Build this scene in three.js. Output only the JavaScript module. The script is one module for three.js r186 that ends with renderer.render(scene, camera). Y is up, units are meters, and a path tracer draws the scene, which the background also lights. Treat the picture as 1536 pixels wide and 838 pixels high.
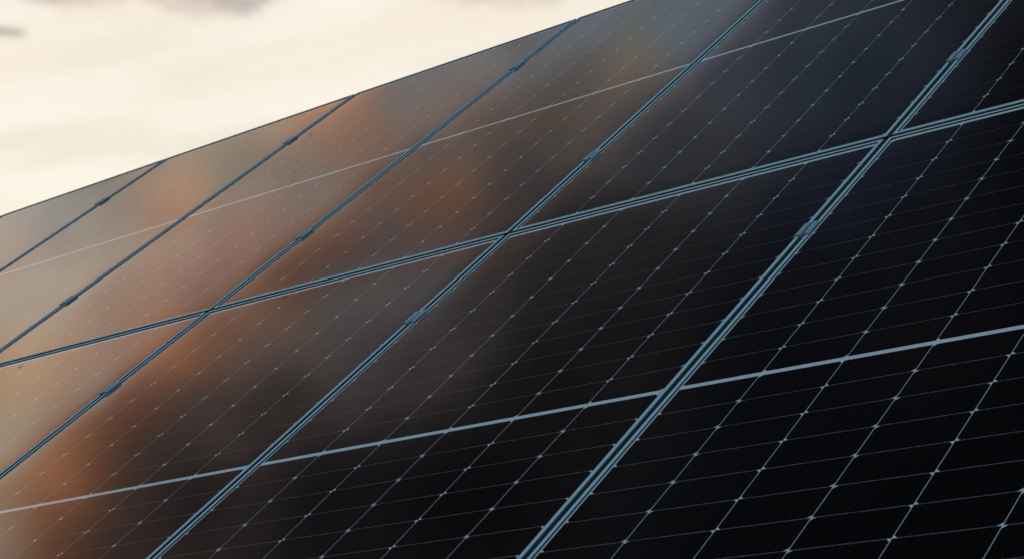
import * as THREE from 'three';
import { mergeGeometries } from 'three/addons/utils/BufferGeometryUtils.js';

// ---------------------------------------------------------------- scene, camera, sky, sun, exposure
const scene = new THREE.Scene();
const DEG = Math.PI / 180;
const EYE_HEIGHT = 3.4;                       // the row joint of the array stands this far above the ground
const camera = new THREE.PerspectiveCamera(14.226, 1536 / 838, 0.05, 6000);
camera.position.set(2.45038, EYE_HEIGHT - 1.79362, 4.31933);
camera.focus = 5; camera.userData.fStop = 16;
camera.lookAt(camera.position.clone().add(new THREE.Vector3(-0.612562, 0.284187, -0.737567)));

function hash(x, y) { let h = Math.imul(x, 374761393) + Math.imul(y, 668265263); h = Math.imul(h ^ (h >>> 13), 1274126177); return ((h ^ (h >>> 16)) >>> 0) / 4294967295; }
function noise(x, y) {
  const xi = Math.floor(x), yi = Math.floor(y), s = (t) => t * t * (3 - 2 * t), a = s(x - xi), b = s(y - yi);
  const l = (p, q, t) => p + (q - p) * t;
  return l(l(hash(xi, yi), hash(xi + 1, yi), a), l(hash(xi, yi + 1), hash(xi + 1, yi + 1), a), b);
}
function fbm(x, y, n = 5) { let v = 0, a = 0.5, t = 0; for (let i = 0; i < n; i++) { v += a * noise(x, y); t += a; a *= 0.5; x = x * 2.03 + 17.3; y = y * 2.03 - 9.1; } return v / t; }
const clamp01 = (t) => Math.min(1, Math.max(0, t));
const sstep = (a, b, t) => { t = clamp01((t - a) / (b - a)); return t * t * (3 - 2 * t); };
const mix3 = (p, q, t) => [p[0] + (q[0] - p[0]) * t, p[1] + (q[1] - p[1]) * t, p[2] + (q[2] - p[2]) * t];
function ramp(stops, t) {
  if (t <= stops[0][0]) return stops[0][1];
  for (let i = 1; i < stops.length; i++) if (t <= stops[i][0]) return mix3(stops[i - 1][1], stops[i][1], sstep(stops[i - 1][0], stops[i][0], t));
  return stops[stops.length - 1][1];
}
// clear evening sky: pale cream low over the sunset, blue overhead and opposite
const SUNSET = [[-5, [0.95, 0.85, 0.68]], [8, [0.96, 0.88, 0.73]], [17, [0.97, 0.90, 0.73]], [20, [0.93, 0.865, 0.72]], [26, [0.93, 0.87, 0.755]], [40, [0.72, 0.72, 0.70]], [60, [0.40, 0.52, 0.66]], [90, [0.38, 0.60, 0.84]]];
const BLUE = [[-5, [0.07, 0.085, 0.11]], [6, [0.10, 0.13, 0.18]], [25, [0.36, 0.53, 0.74]], [50, [0.45, 0.70, 0.98]], [90, [0.38, 0.60, 0.84]]];
// the cloud deck that hangs over the sunset, seen in the glass: sunlit rim, slate belly
const DECK = [[28, [0.75, 0.68, 0.55]], [33.3, [0.95, 0.68, 0.46]], [36, [0.45, 0.28, 0.20]], [40, [0.25, 0.20, 0.17]], [44, [0.09, 0.085, 0.09]], [48, [0.034, 0.038, 0.048]], [53, [0.010, 0.010, 0.015]], [58, [0.006, 0.006, 0.008]], [66, [0.03, 0.034, 0.042]], [90, [0.10, 0.12, 0.15]]];
const BILLOWS = [ // azimuth, elevation, red, green, blue: lit and shaded billows of the deck
  [-62.2, 30.1, 0.95, 0.69, 0.53], [-60.9, 30.4, 0.50, 0.49, 0.45], [-59.4, 30.5, 0.36, 0.33, 0.28], [-63.6, 31.5, 1.27, 1.06, 0.86], [-60.0, 32.4, 0.55, 0.47, 0.41],
  [-66.3, 32.5, 1.58, 0.97, 0.56], [-64.4, 32.6, 1.05, 0.88, 0.70], [-58.0, 32.6, 0.80, 0.61, 0.47], [-61.0, 32.8, 0.78, 0.69, 0.57], [-62.0, 32.8, 1.09, 0.97, 0.76],
  [-66.7, 33.2, 1.51, 1.09, 0.75], [-59.9, 33.2, 0.90, 0.51, 0.34], [-65.7, 33.2, 1.62, 0.89, 0.49], [-68.0, 33.3, 1.44, 1.23, 0.94], [-58.6, 33.3, 1.43, 0.75, 0.45],
  [-68.7, 33.4, 1.57, 1.26, 0.93], [-63.2, 33.5, 0.92, 0.59, 0.44], [-64.4, 33.6, 1.03, 0.73, 0.59], [-57.5, 33.7, 0.51, 0.47, 0.36], [-58.9, 33.8, 1.52, 0.74, 0.41],
  [-65.0, 33.9, 1.56, 0.85, 0.49], [-56.5, 34.0, 0.64, 0.52, 0.41], [-68.0, 34.1, 1.05, 0.91, 0.73], [-62.4, 34.2, 1.03, 0.63, 0.45], [-57.8, 34.2, 0.46, 0.46, 0.40],
  [-69.9, 34.3, 1.06, 0.65, 0.43], [-56.0, 34.3, 0.84, 0.54, 0.37], [-65.9, 34.3, 1.21, 1.03, 0.98], [-63.7, 34.3, 0.86, 0.54, 0.44], [-61.8, 34.4, 1.35, 0.87, 0.65],
  [-61.1, 34.6, 1.29, 0.91, 0.69], [-59.2, 34.6, 0.68, 0.54, 0.44], [-69.0, 34.6, 1.54, 0.62, 0.29], [-71.8, 34.7, 1.22, 0.97, 0.73], [-68.0, 34.9, 1.20, 0.39, 0.16],
  [-69.2, 35.1, 1.48, 0.51, 0.20], [-64.9, 35.1, 1.11, 0.84, 0.68], [-54.4, 35.1, 1.24, 0.55, 0.28], [-63.8, 35.2, 1.59, 0.74, 0.43], [-70.7, 35.3, 0.80, 0.29, 0.14],
  [-58.6, 35.3, 0.83, 0.64, 0.53], [-62.6, 35.3, 0.97, 0.60, 0.48], [-61.5, 35.3, 1.25, 0.81, 0.63], [-63.5, 35.5, 1.16, 0.52, 0.32], [-67.7, 35.5, 0.42, 0.16, 0.098],
  [-56.8, 35.6, 0.55, 0.42, 0.33], [-68.6, 35.7, 0.56, 0.21, 0.11], [-66.3, 35.7, 0.57, 0.19, 0.11], [-65.4, 35.8, 0.47, 0.19, 0.12], [-55.3, 35.8, 0.72, 0.48, 0.37],
  [-64.5, 35.8, 0.75, 0.29, 0.15], [-71.7, 35.9, 0.55, 0.21, 0.11], [-54.4, 35.9, 0.81, 0.45, 0.31], [-59.7, 36.0, 1.26, 0.71, 0.51], [-61.8, 36.0, 0.74, 0.46, 0.41],
  [-60.8, 36.0, 0.96, 0.53, 0.39], [-63.5, 36.2, 1.43, 0.48, 0.20], [-70.6, 36.2, 0.34, 0.18, 0.13], [-68.0, 36.4, 0.15, 0.11, 0.086], [-62.9, 36.7, 0.53, 0.25, 0.15],
  [-54.4, 36.7, 0.62, 0.32, 0.20], [-59.3, 36.8, 0.79, 0.52, 0.45], [-55.0, 36.8, 0.78, 0.44, 0.30], [-67.1, 37.0, 0.15, 0.12, 0.11], [-53.5, 37.0, 0.32, 0.34, 0.38],
  [-58.3, 37.0, 0.61, 0.51, 0.45], [-57.4, 37.1, 0.62, 0.58, 0.49], [-62.4, 37.2, 0.72, 0.37, 0.24], [-69.9, 37.2, 0.15, 0.10, 0.091], [-55.6, 37.2, 0.62, 0.42, 0.32],
  [-65.4, 37.3, 0.22, 0.17, 0.17], [-52.4, 37.5, 0.36, 0.36, 0.40], [-70.4, 37.6, 0.15, 0.099, 0.084], [-58.9, 38.0, 0.59, 0.22, 0.13], [-60.0, 38.0, 0.42, 0.20, 0.12],
  [-63.3, 38.1, 0.35, 0.25, 0.23], [-68.9, 38.2, 0.073, 0.058, 0.060], [-53.6, 38.3, 0.63, 0.46, 0.37], [-57.9, 38.3, 0.60, 0.29, 0.21], [-61.8, 38.3, 0.75, 0.43, 0.29],
  [-51.0, 38.4, 0.42, 0.42, 0.41], [-57.2, 38.7, 0.52, 0.34, 0.26], [-52.5, 38.8, 0.44, 0.33, 0.30], [-56.0, 38.9, 0.52, 0.32, 0.23], [-59.1, 38.9, 0.21, 0.14, 0.11],
  [-62.8, 39.1, 0.34, 0.26, 0.25], [-64.6, 39.1, 0.12, 0.10, 0.086], [-55.0, 39.2, 0.19, 0.20, 0.20], [-56.0, 39.5, 0.58, 0.24, 0.15], [-57.6, 39.6, 0.22, 0.20, 0.21],
  [-60.0, 39.6, 0.32, 0.31, 0.31], [-61.1, 39.6, 0.31, 0.30, 0.28], [-50.0, 39.8, 0.37, 0.38, 0.40], [-55.9, 40.3, 0.52, 0.20, 0.11], [-55.2, 40.5, 0.38, 0.24, 0.17],
  [-53.8, 40.6, 0.27, 0.19, 0.15], [-48.4, 40.6, 0.32, 0.43, 0.59], [-61.6, 40.7, 0.24, 0.20, 0.23], [-56.6, 41.0, 0.34, 0.20, 0.15], [-48.5, 41.3, 0.33, 0.30, 0.28],
  [-49.5, 41.3, 0.27, 0.23, 0.20], [-51.0, 41.4, 0.30, 0.22, 0.17], [-47.7, 41.5, 0.34, 0.40, 0.44], [-58.5, 41.6, 0.27, 0.25, 0.29], [-55.3, 41.7, 0.17, 0.12, 0.11],
  [-54.0, 41.8, 0.14, 0.13, 0.14], [-48.6, 42.0, 0.63, 0.45, 0.32], [-52.2, 42.1, 0.25, 0.20, 0.17], [-60.8, 42.3, 0.19, 0.15, 0.17], [-67.4, 42.3, 0.030, 0.025, 0.032],
  [-47.2, 42.3, 0.34, 0.46, 0.57], [-48.8, 42.5, 0.63, 0.42, 0.28], [-58.7, 42.6, 0.11, 0.096, 0.089], [-50.1, 43.3, 0.21, 0.18, 0.17], [-46.8, 43.3, 0.28, 0.36, 0.44],
  [-48.8, 43.4, 0.30, 0.28, 0.30], [-50.1, 44.6, 0.10, 0.11, 0.14], [-54.4, 44.7, 0.065, 0.064, 0.069], [-56.9, 44.9, 0.067, 0.062, 0.068], [-47.4, 45.2, 0.12, 0.13, 0.17],
  [-60.2, 45.3, 0.033, 0.030, 0.031], [-65.5, 45.4, 0.012, 0.010, 0.012], [-57.7, 46.3, 0.039, 0.036, 0.040], [-45.5, 46.4, 0.091, 0.12, 0.16], [-44.5, 48.1, 0.067, 0.093, 0.15],
  [-48.1, 50.2, 0.036, 0.052, 0.098], [-52.2, 51.2, 0.022, 0.024, 0.042], [-55.8, 51.3, 0.013, 0.015, 0.025], [-48.7, 51.6, 0.026, 0.028, 0.038], [-51.2, 53.9, 0.022, 0.020, 0.025],
].map((b) => [b[0], b[1], Math.log(b[2]), Math.log(b[3]), Math.log(b[4])]);
function deckAt(az, el) {
  const p = ramp(DECK, el), s = [0, 1, 2].map((i) => 0.004 * Math.log(p[i]));
  let wt = 0.004;
  for (const b of BILLOWS) {
    const da = (az - b[0]) / 1.05, de = (el - b[1]) / 0.7, r2 = da * da + de * de, g = Math.exp(-r2) + 0.03 * Math.exp(-r2 * 0.14);
    if (g > 1e-5) { wt += g; s[0] += g * b[2]; s[1] += g * b[3]; s[2] += g * b[4]; }
  }
  return s.map((v) => Math.exp(v / wt));
}
const CLOUDLETS = [ // azimuth, elevation, half widths, colour, weight: small clouds low over the sunset
  [-51.9, 23.42, 1.6, 0.50, [0.46, 0.40, 0.37], 0.85], [-48.3, 23.5, 2.2, 0.52, [0.47, 0.42, 0.40], 0.85], [-50.2, 23.05, 3.6, 0.4, [0.95, 0.81, 0.68], 0.5],
  [-53.9, 22.27, 0.95, 0.13, [0.38, 0.33, 0.29], 0.95], [-53.7, 21.5, 1.6, 0.6, [0.98, 0.84, 0.69], 0.4], [-39.8, 23.85, 2.4, 0.5, [0.66, 0.54, 0.50], 0.7], [-41, 23.1, 4, 0.6, [0.97, 0.84, 0.71], 0.45],
  [-57, 21.9, 2.6, 0.35, [0.45, 0.38, 0.35], 0.8], [-63, 24.2, 4.5, 0.7, [0.5, 0.42, 0.38], 0.8], [-33, 24.3, 4, 0.6, [0.52, 0.45, 0.44], 0.8], [-24, 22.5, 5, 0.6, [0.55, 0.48, 0.46], 0.7],
];
function skyAt(az, el) {
  const wrap = (a) => ((a + 540) % 360) - 180, d = Math.abs(wrap(az + 58));
  let c = mix3(ramp(SUNSET, el), ramp(BLUE, el), sstep(55, 150, d));
  // thin streaks and small grey-mauve clouds above the horizon
  const near = 1 - sstep(55, 110, d), tilt = el - 0.24 * (az + 50);
  const st = fbm(az * 0.13 + 5, tilt * 1.1, 5), s2 = fbm(az * 0.22 - 20, tilt * 3.4 + 4 + 1.0 * fbm(az * 0.3, el * 0.5, 3), 5);
  c = mix3(c, [1.02, 0.955, 0.865], 0.55 * sstep(0.44, 0.66, st) * near);
  c = mix3(c, [0.82, 0.765, 0.655], 0.42 * sstep(0.42, 0.68, s2) * (1 - 0.6 * sstep(0.45, 0.6, st)) * near);
  for (const [a, e, ra, re, col, wt] of CLOUDLETS) {
    const n = fbm(az * 1.5 + e * 9, el * 3.6 + a, 6) - 0.5, u = wrap(az - a) / ra, v = (el - e) / re, g = 1 - sstep(0.3, 1.15, u * u + v * v + n * 2.2);
    if (g > 0) c = mix3(c, col, wt * g);
  }
  // the deck
  const w = fbm(az * 0.035 + 3.1, el * 0.05 + 7.7, 4) - 0.5, f = fbm(az * 0.11 - 5, el * 0.16 + 2, 5) - 0.5;
  const cover = sstep(27, 33, el + w * 6) * (1 - sstep(66, 84, el + w * 16)) * (1 - sstep(60, 95, d + w * 30));
  if (cover > 0) {
    const wa = (fbm(az * 0.25 + 8, el * 0.3 + 1, 4) - 0.5) * 1.3, we = (fbm(az * 0.25 - 31, el * 0.3 + 5, 4) - 0.5) * 0.9;
    const k = deckAt(wrap(az + wa), el + we), t = (1 + 0.3 * f) * (1 + 0.5 * (fbm(az * 0.42 + el * 0.2 + 2, el * 0.75 - az * 0.1 + 11, 4) - 0.5));
    c = mix3(c, k.map((v) => v * t), cover);
  }
  return c;
}
{
  const w = 2048, h = 1024, data = new Float32Array(w * h * 4);
  for (let j = 0; j < h; j++) for (let i = 0; i < w; i++) {
    const lon = ((i + 0.5) / w - 0.5) * 2 * Math.PI, el = ((j + 0.5) / h - 0.5) * 180;
    const x = Math.cos(lon), z = Math.sin(lon);                  // equirectangular: u = atan2(z, x) / 2pi + 1/2
    const az = Math.atan2(x, -z) / DEG, c = skyAt(az, Math.max(el, -4));
    data.set([c[0], c[1], c[2], 1], (j * w + i) * 4);
  }
  const t = new THREE.DataTexture(data, w, h, THREE.RGBAFormat, THREE.FloatType);
  t.mapping = THREE.EquirectangularReflectionMapping; t.magFilter = t.minFilter = THREE.LinearFilter; t.wrapS = THREE.RepeatWrapping; t.needsUpdate = true;
  scene.background = t; scene.environment = t;
}
const sun = new THREE.DirectionalLight(new THREE.Color(1, 0.86, 0.68), 0.9);
const sunDir = new THREE.Vector3(Math.sin(-66 * DEG) * Math.cos(7 * DEG), Math.sin(7 * DEG), -Math.cos(-66 * DEG) * Math.cos(7 * DEG));
sun.position.copy(sunDir).multiplyScalar(40).add(new THREE.Vector3(-2, 3, 0));
sun.target.position.set(-2, 3, 0);
sun.castShadow = true; sun.shadow.radius = 22; sun.shadow.mapSize.set(2048, 2048);
Object.assign(sun.shadow.camera, { left: -12, right: 12, top: 12, bottom: -12, near: 1, far: 90 });
scene.add(sun, sun.target);

const renderer = new THREE.WebGLRenderer({ antialias: true });
renderer.setSize(1024, 558);
renderer.toneMapping = THREE.LinearToneMapping;
renderer.toneMappingExposure = 1;
renderer.shadowMap.enabled = true;

// ---------------------------------------------------------------- helpers
let seed = 20240611;
const rnd = () => { seed = (Math.imul(seed, 1664525) + 1013904223) >>> 0; return seed / 4294967296; };
const counts = {};
function numbered(name) { const n = counts[name] = (counts[name] ?? -1) + 1; return n ? name + '_' + String(n).padStart(3, '0') : name; }
function mesh(name, geometry, material, parent) { const m = new THREE.Mesh(geometry, material); m.name = name; m.castShadow = m.receiveShadow = true; parent.add(m); return m; }
function dataTex(w, h, fn, repeat, srgb = false) {
  const d = new Uint8Array(w * h * 4);
  for (let y = 0; y < h; y++) for (let x = 0; x < w; x++) { const c = fn(x, y); d.set([c[0], c[1], c[2], 255], (y * w + x) * 4); }
  const t = new THREE.DataTexture(d, w, h); t.wrapS = t.wrapT = THREE.RepeatWrapping; t.magFilter = THREE.LinearFilter; t.minFilter = THREE.LinearMipmapLinearFilter; t.generateMipmaps = true;
  if (srgb) t.colorSpace = THREE.SRGBColorSpace;
  t.repeat.set(repeat[0], repeat[1]); t.needsUpdate = true; return t;
}

// array coordinates: u along the rows, v up the slope, n out of the glass -> world
const TILT = 40.9071 * DEG, SN = Math.sin(TILT), CS = Math.cos(TILT);
const QA = -0.000721, QB = 0.004233, QC = 0.000487;     // the array follows gently falling ground: height of the glass over its mean plane
const sag = (u, v) => QA * u * u + QB * u * v + QC * v * v;
const toWorld = (u, v, n) => new THREE.Vector3(u, EYE_HEIGHT + v * SN + n * CS, -v * CS + n * SN);
function frameAt(u, v, n = 0) {                          // position and turn of a thing lying on the array: local x = u, y = n, z = down the slope
  const dir = (a, b, c) => new THREE.Vector3(a, b * SN + c * CS, -b * CS + c * SN).normalize();
  const su = 2 * QA * u + QB * v, sv = QB * u + 2 * QC * v;
  const y = dir(-su, -sv, 1), x0 = dir(1, 0, su), z = new THREE.Vector3().crossVectors(x0, y).normalize(), x = new THREE.Vector3().crossVectors(y, z);
  return { position: toWorld(u, v, sag(u, v)).addScaledVector(y, n), quaternion: new THREE.Quaternion().setFromRotationMatrix(new THREE.Matrix4().makeBasis(x, y, z)) };
}

// ---------------------------------------------------------------- materials
const M = {};
M.glass = new THREE.MeshPhysicalMaterial({ color: 0xffffff, transmission: 1, thickness: 0, ior: 1.3, roughness: 0.06 });
M.backsheet = new THREE.MeshPhysicalMaterial({ color: new THREE.Color(0.44, 0.535, 0.57), roughness: 0.8, ior: 1.2 });
const grain = dataTex(256, 64, (x, y) => { const g = 205 + 34 * (fbm(x * 0.03, y * 1.3, 4) - 0.5) + 22 * (fbm(x * 0.2 + 9, y * 0.2, 3) - 0.5); return [g, g, g]; }, [3, 24]);
M.frame = new THREE.MeshPhysicalMaterial({ color: new THREE.Color(0.37, 0.61, 0.71), roughness: 0.5, metalness: 0.15, ior: 1.35, map: grain });
M.clamp = new THREE.MeshPhysicalMaterial({ color: new THREE.Color(0.23, 0.37, 0.44), roughness: 0.45, metalness: 0.15, ior: 1.35, map: grain });
M.bolt = new THREE.MeshStandardMaterial({ color: new THREE.Color(0.5, 0.5, 0.5), roughness: 0.35, metalness: 0.9 });
M.gapShade = new THREE.MeshStandardMaterial({ color: new THREE.Color(0.012, 0.012, 0.011), roughness: 0.9 });  // near-black colour standing in for shade in the row joint and lip
M.sideShade = new THREE.MeshStandardMaterial({ color: new THREE.Color(0.022, 0.035, 0.040), roughness: 0.8 });  // the same painted shade, paler where the side walls catch some light
M.rail = new THREE.MeshStandardMaterial({ color: new THREE.Color(0.30, 0.32, 0.33), roughness: 0.55, metalness: 0.4 });
M.steel = new THREE.MeshStandardMaterial({ color: new THREE.Color(0.36, 0.37, 0.38), roughness: 0.6, metalness: 0.5 });
M.dirt = new THREE.MeshStandardMaterial({ color: new THREE.Color(0.035, 0.03, 0.026), roughness: 0.95 });
// silicon: ten thin silver ribbons per cell down the slope, hair-fine fingers across them
const silicon = dataTex(64, 64, (x, y) => {
  const rib = Math.exp(-(((x - 31.5) / 1.5) ** 2)), fin = 0.5 + 0.5 * Math.sin(y / 64 * 2 * Math.PI * 8), g = 22 + 7 * fin + (hash(x, y) - 0.5) * 8 + 225 * rib;
  return [g, g, g];
}, [1 / 0.0182, 1 / 0.0182]);
const TONES = [[0.0098, 0.0112, 0.0156], [0.0116, 0.0114, 0.0146], [0.0088, 0.0102, 0.0156], [0.0124, 0.0130, 0.0172], [0.0106, 0.0102, 0.0136]];
M.cells = TONES.map((t) => new THREE.MeshPhysicalMaterial({ color: new THREE.Color(...t), roughness: 0.6, ior: 1.06, map: silicon }));

// ---------------------------------------------------------------- solar panel
const PITCH_U = 1.14939, PW = 1.1322, PL = 2.326, FW = 0.0087, LIP = 0.0024, DEPTH = 0.035;
const CELL_U = 0.184, CELL_V = 0.094402, HALF_STRIP = 0.007108, GAP_U = 0.0015, GAP_V = 0.00072, CHAMFER = 0.0083;

// one frame side as a mitred sweep; profile points are [inset from the outer edge, height]
function railGeometry(side) {
  const P = [[0, -DEPTH], [0, LIP - 0.0009], [0.0003, LIP - 0.0003], [0.0009, LIP], [FW - 0.0012, LIP], [FW - 0.0004, LIP - 0.0004], [FW, LIP - 0.0012], [FW, 0.0002], [0.002, 0.0002], [0.002, -DEPTH + 0.002], [0.026, -DEPTH + 0.002], [0.026, -DEPTH]];
  const along = side < 2 ? PL : PW, across = side < 2 ? PW : PL, pos = [], uv = [];
  let run = 0;
  for (let i = 0; i < P.length; i++) {
    const a = P[i], b = P[(i + 1) % P.length], len = Math.hypot(b[0] - a[0], b[1] - a[1]);
    // local: t along the side, d inset
    const pt = (p, s) => { const t = s * (along / 2 - p[0]), d = across / 2 - p[0]; return side === 0 ? [-d, p[1], t] : side === 1 ? [d, p[1], -t] : side === 2 ? [t, p[1], d] : [-t, p[1], -d]; };
    const A0 = pt(a, -1), A1 = pt(a, 1), B0 = pt(b, -1), B1 = pt(b, 1);
    pos.push(...A0, ...A1, ...B1, ...A0, ...B1, ...B0);
    uv.push(0, run, along, run, along, run + len, 0, run, along, run + len, 0, run + len);
    run += len;
  }
  const g = new THREE.BufferGeometry();
  g.setAttribute('position', new THREE.Float32BufferAttribute(pos, 3)); g.setAttribute('uv', new THREE.Float32BufferAttribute(uv, 2));
  g.computeVertexNormals(); return g;
}
// a half-cut wafer with its two clipped corners up the slope (top) or down it
function cellGeometry(top) {
  const w = (CELL_U - GAP_U) / 2, h = (CELL_V - GAP_V) / 2, c = CHAMFER, s = new THREE.Shape();
  s.moveTo(-w, -h); s.lineTo(w, -h); s.lineTo(w, h - c); s.lineTo(w - c, h); s.lineTo(-w + c, h); s.lineTo(-w, h - c); s.closePath();
  const g = new THREE.ExtrudeGeometry(s, { depth: 0.00012, bevelEnabled: false });
  if (!top) g.rotateZ(Math.PI);
  g.rotateX(-Math.PI / 2); g.translate(0, -0.0011, 0);
  return g;
}
const cellTop = cellGeometry(true), cellBottom = cellGeometry(false);
// the pane bulges very slightly: it bends down to the frame along its edges, which shifts the mirrored sky there
const glassGeo = new THREE.PlaneGeometry(PW - 0.006, PL - 0.006, 36, 48).rotateX(-Math.PI / 2);
{
  const p = glassGeo.attributes.position, a = (PW - 0.006) / 2, b = (PL - 0.006) / 2, ease = (t, w) => t + w * Math.sin(Math.PI * t) / Math.PI;
  for (let i = 0; i < p.count; i++) {
    const x = a * ease(p.getX(i) / a, 0.8), z = b * ease(p.getZ(i) / b, 0.85), bow = (d) => Math.exp(-Math.max(d, 0) / 0.045);
    p.setXYZ(i, x, -0.00048 * (bow(a - Math.abs(x)) + bow(b - Math.abs(z))), z);
  }
}
const backGeo = new THREE.BoxGeometry(PW - 0.005, 0.002, PL - 0.005, 12, 1, 24).translate(0, -0.00215, 0);

// glass and frame give a little: every panel takes up the same slight twist of the rack, so that neighbours stay flush
const twist = (x, z) => -QB * x * z;
function twisted(g) { const p = g.attributes.position; for (let i = 0; i < p.count; i++) p.setY(i, p.getY(i) + twist(p.getX(i), p.getZ(i))); g.computeVertexNormals(); return g; }
const panel = new THREE.Group();
for (let s = 0; s < 4; s++) mesh('frame_rail', twisted(railGeometry(s)), M.frame, panel);
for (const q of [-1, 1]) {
  mesh('gap_shade_strip', twisted(new THREE.BoxGeometry(PW, 0.026, 0.0060).translate(0, -0.0115, q * (PL / 2 + 0.0031))), M.gapShade, panel);  // added dark strip, paints the shade down in the row joint
  mesh('gap_shade_strip', twisted(new THREE.BoxGeometry(0.0034, 0.026, PL).translate(q * (PW / 2 + 0.0018), -0.0121, 0)), M.sideShade, panel);  // added strip, paints the softer shade between side walls
  mesh('lip_shade_strip', twisted(new THREE.BoxGeometry(PW - 2 * FW, 0.0026, 0.0010).translate(0, 0.00085, q * (PL / 2 - FW - 0.0006))), M.gapShade, panel);  // added thin strips here and below, paint the lip's inner wall as shaded
  mesh('lip_shade_strip', twisted(new THREE.BoxGeometry(0.0010, 0.0026, PL - 2 * FW).translate(q * (PW / 2 - FW - 0.0006), 0.00085, 0)), M.sideShade, panel);
}
mesh('backsheet', twisted(backGeo), M.backsheet, panel);
for (let c = 0; c < 6; c++) for (let r = 0; r < 24; r++) {
  const upper = r < 12, odd = c % 2 === 0;
  const m = mesh('solar_cell', upper === odd ? cellTop : cellBottom, M.cells[Math.floor(rnd() * 5)], panel);
  const x = (c - 2.5) * CELL_U, z = -(upper ? HALF_STRIP + CELL_V * (11.5 - r) : -HALF_STRIP - CELL_V * (r - 11.5));
  m.position.set(x, twist(x, z), z); m.rotation.set(QB * x, 0, QB * -z);
}
mesh('cover_glass', twisted(glassGeo), M.glass, panel);
const PANELS = [ // row, column from the right, label
  ['upper', 0, "dark upper-row solar panel cut off by the photo's right edge"],
  ['upper', 1, "blue-black upper-row solar panel left of the rightmost seam"],
  ['upper', 2, "upper-row solar panel reflecting brown cloud, its top corner at the skyline's highest kink"],
  ['upper', 3, "upper-row solar panel with mauve and orange sky glow, between two seams near top centre"],
  ['upper', 4, "pale upper-row solar panel with a bright orange patch under the skyline"],
  ['upper', 5, "grey wedge-shaped upper-row solar panel at the far left under the sky"],
  ['upper', 6, "tiny sliver of the farthest solar panel at the left edge under the sky"],
  ['lower', 0, "nearest and blackest solar panel, filling the lower right corner"],
  ['lower', 1, "large black lower-row solar panel at the bottom centre, crossed by a pale strip"],
  ['lower', 2, "lower-row solar panel fading from orange brown at left to black at right"],
  ['lower', 3, "tan lower-row solar panel, a triangle at the left edge below the row joint"],
  ['lower', 4, "lower-row solar panel just outside the photo's left edge"],
  ['lower', 5, "lower-row solar panel beyond the left edge, last but one of its row"],
  ['lower', 6, "farthest lower-row solar panel, beyond the photo's left edge"],
];
const UPPER_V = 1.1695, LOWER_V = -1.1739, placed = {};
PANELS.forEach(([row, k, label], i) => {
  const o = i ? panel.clone() : panel;
  o.name = numbered('solar_panel'); scene.add(o);
  const f = frameAt((0.5 - k) * PITCH_U, row === 'upper' ? UPPER_V : LOWER_V);
  o.position.copy(f.position); o.quaternion.copy(f.quaternion);
  if (row === 'upper') o.rotateY(Math.PI);               // the upper row is mounted the other way up
  o.userData = { label, category: 'solar panel', group: 'solar panels of the two-row array' };
  if (i) for (const m of o.children) if (m.name === 'solar_cell') m.material = M.cells[Math.floor(rnd() * 5)];
  placed[row + k] = o;
});

// small marks of dirt and droppings on the glass
function speck(row, k, u, v, w, l, turn) {
  const o = placed[row + k], s = new THREE.Shape(), n = 11;
  for (let i = 0; i < n; i++) { const a = i / n * 2 * Math.PI, r = 0.75 + 0.5 * rnd(); const x = Math.cos(a) * w * r, y = Math.sin(a) * l * r; i ? s.lineTo(x, y) : s.moveTo(x, y); }
  s.closePath();
  const g = new THREE.ExtrudeGeometry(s, { depth: 0.0005, bevelEnabled: false }).rotateZ(turn).rotateX(-Math.PI / 2);
  const m = mesh('dirt_speck', g, M.dirt, o), f = frameAt(u, v, 0.0006);
  o.updateMatrixWorld(true);
  m.position.copy(o.worldToLocal(f.position.clone())); m.position.y = 0.0005;
}
speck('upper', 3, -3.34, 1.868, 0.003, 0.006, -0.3);
speck('upper', 1, -0.609, 0.9393, 0.0035, 0.0045, 0);
speck('lower', 2, -1.9458, -0.0526, 0.0016, 0.010, -0.5);
speck('lower', 3, -3.1076, -0.0732, 0.0018, 0.010, -0.6);

// ---------------------------------------------------------------- clamps between neighbouring panels
const clampGroup = new THREE.Group();
{
  const L = 0.060, b = LIP + 0.0003, t = b + 0.0036, s = new THREE.Shape();
  const pts = [[-0.0176, b], [-0.0166, t - 0.0018], [-0.0166, t - 0.0003], [-0.0152, t], [-0.0064, t], [-0.0048, t - 0.001], [-0.0044, t - 0.003], [-0.0044, -0.012], [0.0044, -0.012], [0.0044, t - 0.003], [0.0048, t - 0.001], [0.0064, t], [0.0152, t], [0.0166, t - 0.0003], [0.0166, t - 0.0018], [0.0176, b], [0.0058, b], [0.0058, -0.0136], [-0.0058, -0.0136], [-0.0058, b]];
  pts.forEach(([x, y], i) => (i ? s.lineTo(x, y) : s.moveTo(x, y))); s.closePath();
  mesh('clamp_body', new THREE.ExtrudeGeometry(s, { depth: L, bevelEnabled: false }).translate(0, 0, -L / 2), M.clamp, clampGroup);
  const head = new THREE.CylinderGeometry(0.0040, 0.0040, 0.006, 6).translate(0, -0.009, 0), shank = new THREE.CylinderGeometry(0.0026, 0.0026, 0.034, 10).translate(0, -0.029, 0);
  mesh('bolt', mergeGeometries([head, shank]), M.bolt, clampGroup);
}
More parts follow.
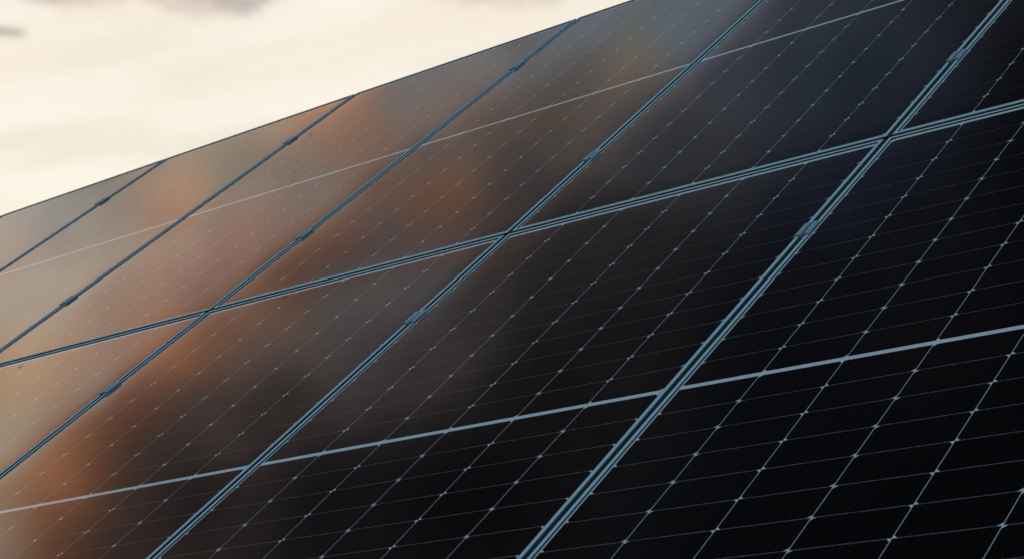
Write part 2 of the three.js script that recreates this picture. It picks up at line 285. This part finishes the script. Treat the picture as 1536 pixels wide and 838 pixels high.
const CLAMPS = [ // seam from the right, v, label
  [0, 0.476, 'bright panel clamp on the rightmost seam near the top right corner of the photo'],
  [0, -0.487, 'large bright panel clamp on the rightmost seam, below the row joint'],
  [1, 0.484, 'panel clamp on the second seam from the right, above the row joint'],
  [1, -0.474, 'panel clamp on the second seam from the right, just below the row joint'],
  [2, 1.868, 'panel clamp close below the skyline edge on the seam that meets its highest kink'],
  [2, 0.501, 'panel clamp above the row joint on the third seam from the right'],
  [2, -0.476, 'panel clamp below the row joint on the third seam, beside the orange brown glass'],
  [3, 1.865, 'dark small panel clamp beside the orange patch, close below the skyline edge'],
  [3, 0.511, 'dark panel clamp on the lower end of the fourth seam, near the left edge'],
  [4, 1.89, 'farthest and smallest dark panel clamp, on the leftmost seam'],
];
CLAMPS.forEach(([j, v, label], i) => {
  const o = i ? clampGroup.clone() : clampGroup;
  o.name = numbered('panel_clamp'); scene.add(o);
  const f = frameAt(-j * PITCH_U, v, 0.0006); o.position.copy(f.position); o.quaternion.copy(f.quaternion);
  o.userData = { label, category: 'panel clamp', group: 'clamps on the seams between solar panels' };
});

// ---------------------------------------------------------------- what carries the array: rails across, trestles below, ground
[[1.87, 'highest aluminium mounting rail under the upper panel row'], [0.49, 'aluminium mounting rail under the foot of the upper panel row'], [-0.48, 'aluminium mounting rail under the head of the lower panel row'], [-1.86, 'lowest aluminium mounting rail under the lower panel row']].forEach(([v, label]) => {
  const parts = [];
  for (let k = 0; k < 7; k++) {
    const u = (0.5 - k) * PITCH_U, f = frameAt(u, v, -DEPTH - 0.032), g = new THREE.BoxGeometry(PITCH_U + 0.004, 0.05, 0.04);
    g.applyMatrix4(new THREE.Matrix4().compose(f.position, f.quaternion, new THREE.Vector3(1, 1, 1))); parts.push(g);
  }
  const c = toWorld(-2.9, v, -0.07), g = mergeGeometries(parts).translate(-c.x, -c.y, -c.z), m = mesh(numbered('mounting_rail'), g, M.rail, scene);
  m.position.copy(c); m.userData = { label, category: 'rail', group: 'rails under the panels' };
});
[[0.2, 'steel trestle under the right end of the array'], [-2.9, 'steel trestle under the middle of the array'], [-6.0, 'steel trestle under the left end of the array']].forEach(([u, label]) => {
  const o = new THREE.Group(); o.name = numbered('support_trestle'); o.position.set(u, 0, 0); scene.add(o);
  const low = toWorld(u, -2.2, -0.16 + sag(u, -2)), high = toWorld(u, 2.2, -0.16 + sag(u, 2)), len = low.distanceTo(high);
  const beam = mesh('beam', new THREE.BoxGeometry(0.08, 0.1, len), M.steel, o);
  beam.position.set(0, (low.y + high.y) / 2, (low.z + high.z) / 2); beam.rotation.x = TILT;
  for (const s of [-1.15, 1.25]) {
    const p = toWorld(u, s, -0.22 + sag(u, s)), post = mesh('post', new THREE.BoxGeometry(0.1, p.y + 0.02, 0.1), M.steel, o);
    post.position.set(0, p.y / 2, p.z);
  }
  o.userData = { label, category: 'trestle', group: 'trestles under the array' };
});
{
  const turf = dataTex(256, 256, (x, y) => { const n = fbm(x * 0.06, y * 0.06, 5), f = hash(x, y); return [70 + 60 * n + 25 * f, 78 + 66 * n + 25 * f, 46 + 40 * n + 18 * f]; }, [900, 900], true);
  const g = mesh('ground', new THREE.PlaneGeometry(5000, 5000, 1, 1).rotateX(-Math.PI / 2), new THREE.MeshStandardMaterial({ color: new THREE.Color(0.2, 0.2, 0.2), map: turf, roughness: 1 }), scene);
  g.userData = { label: 'grassy ground under the solar array', kind: 'structure' };
}

renderer.render(scene, camera);
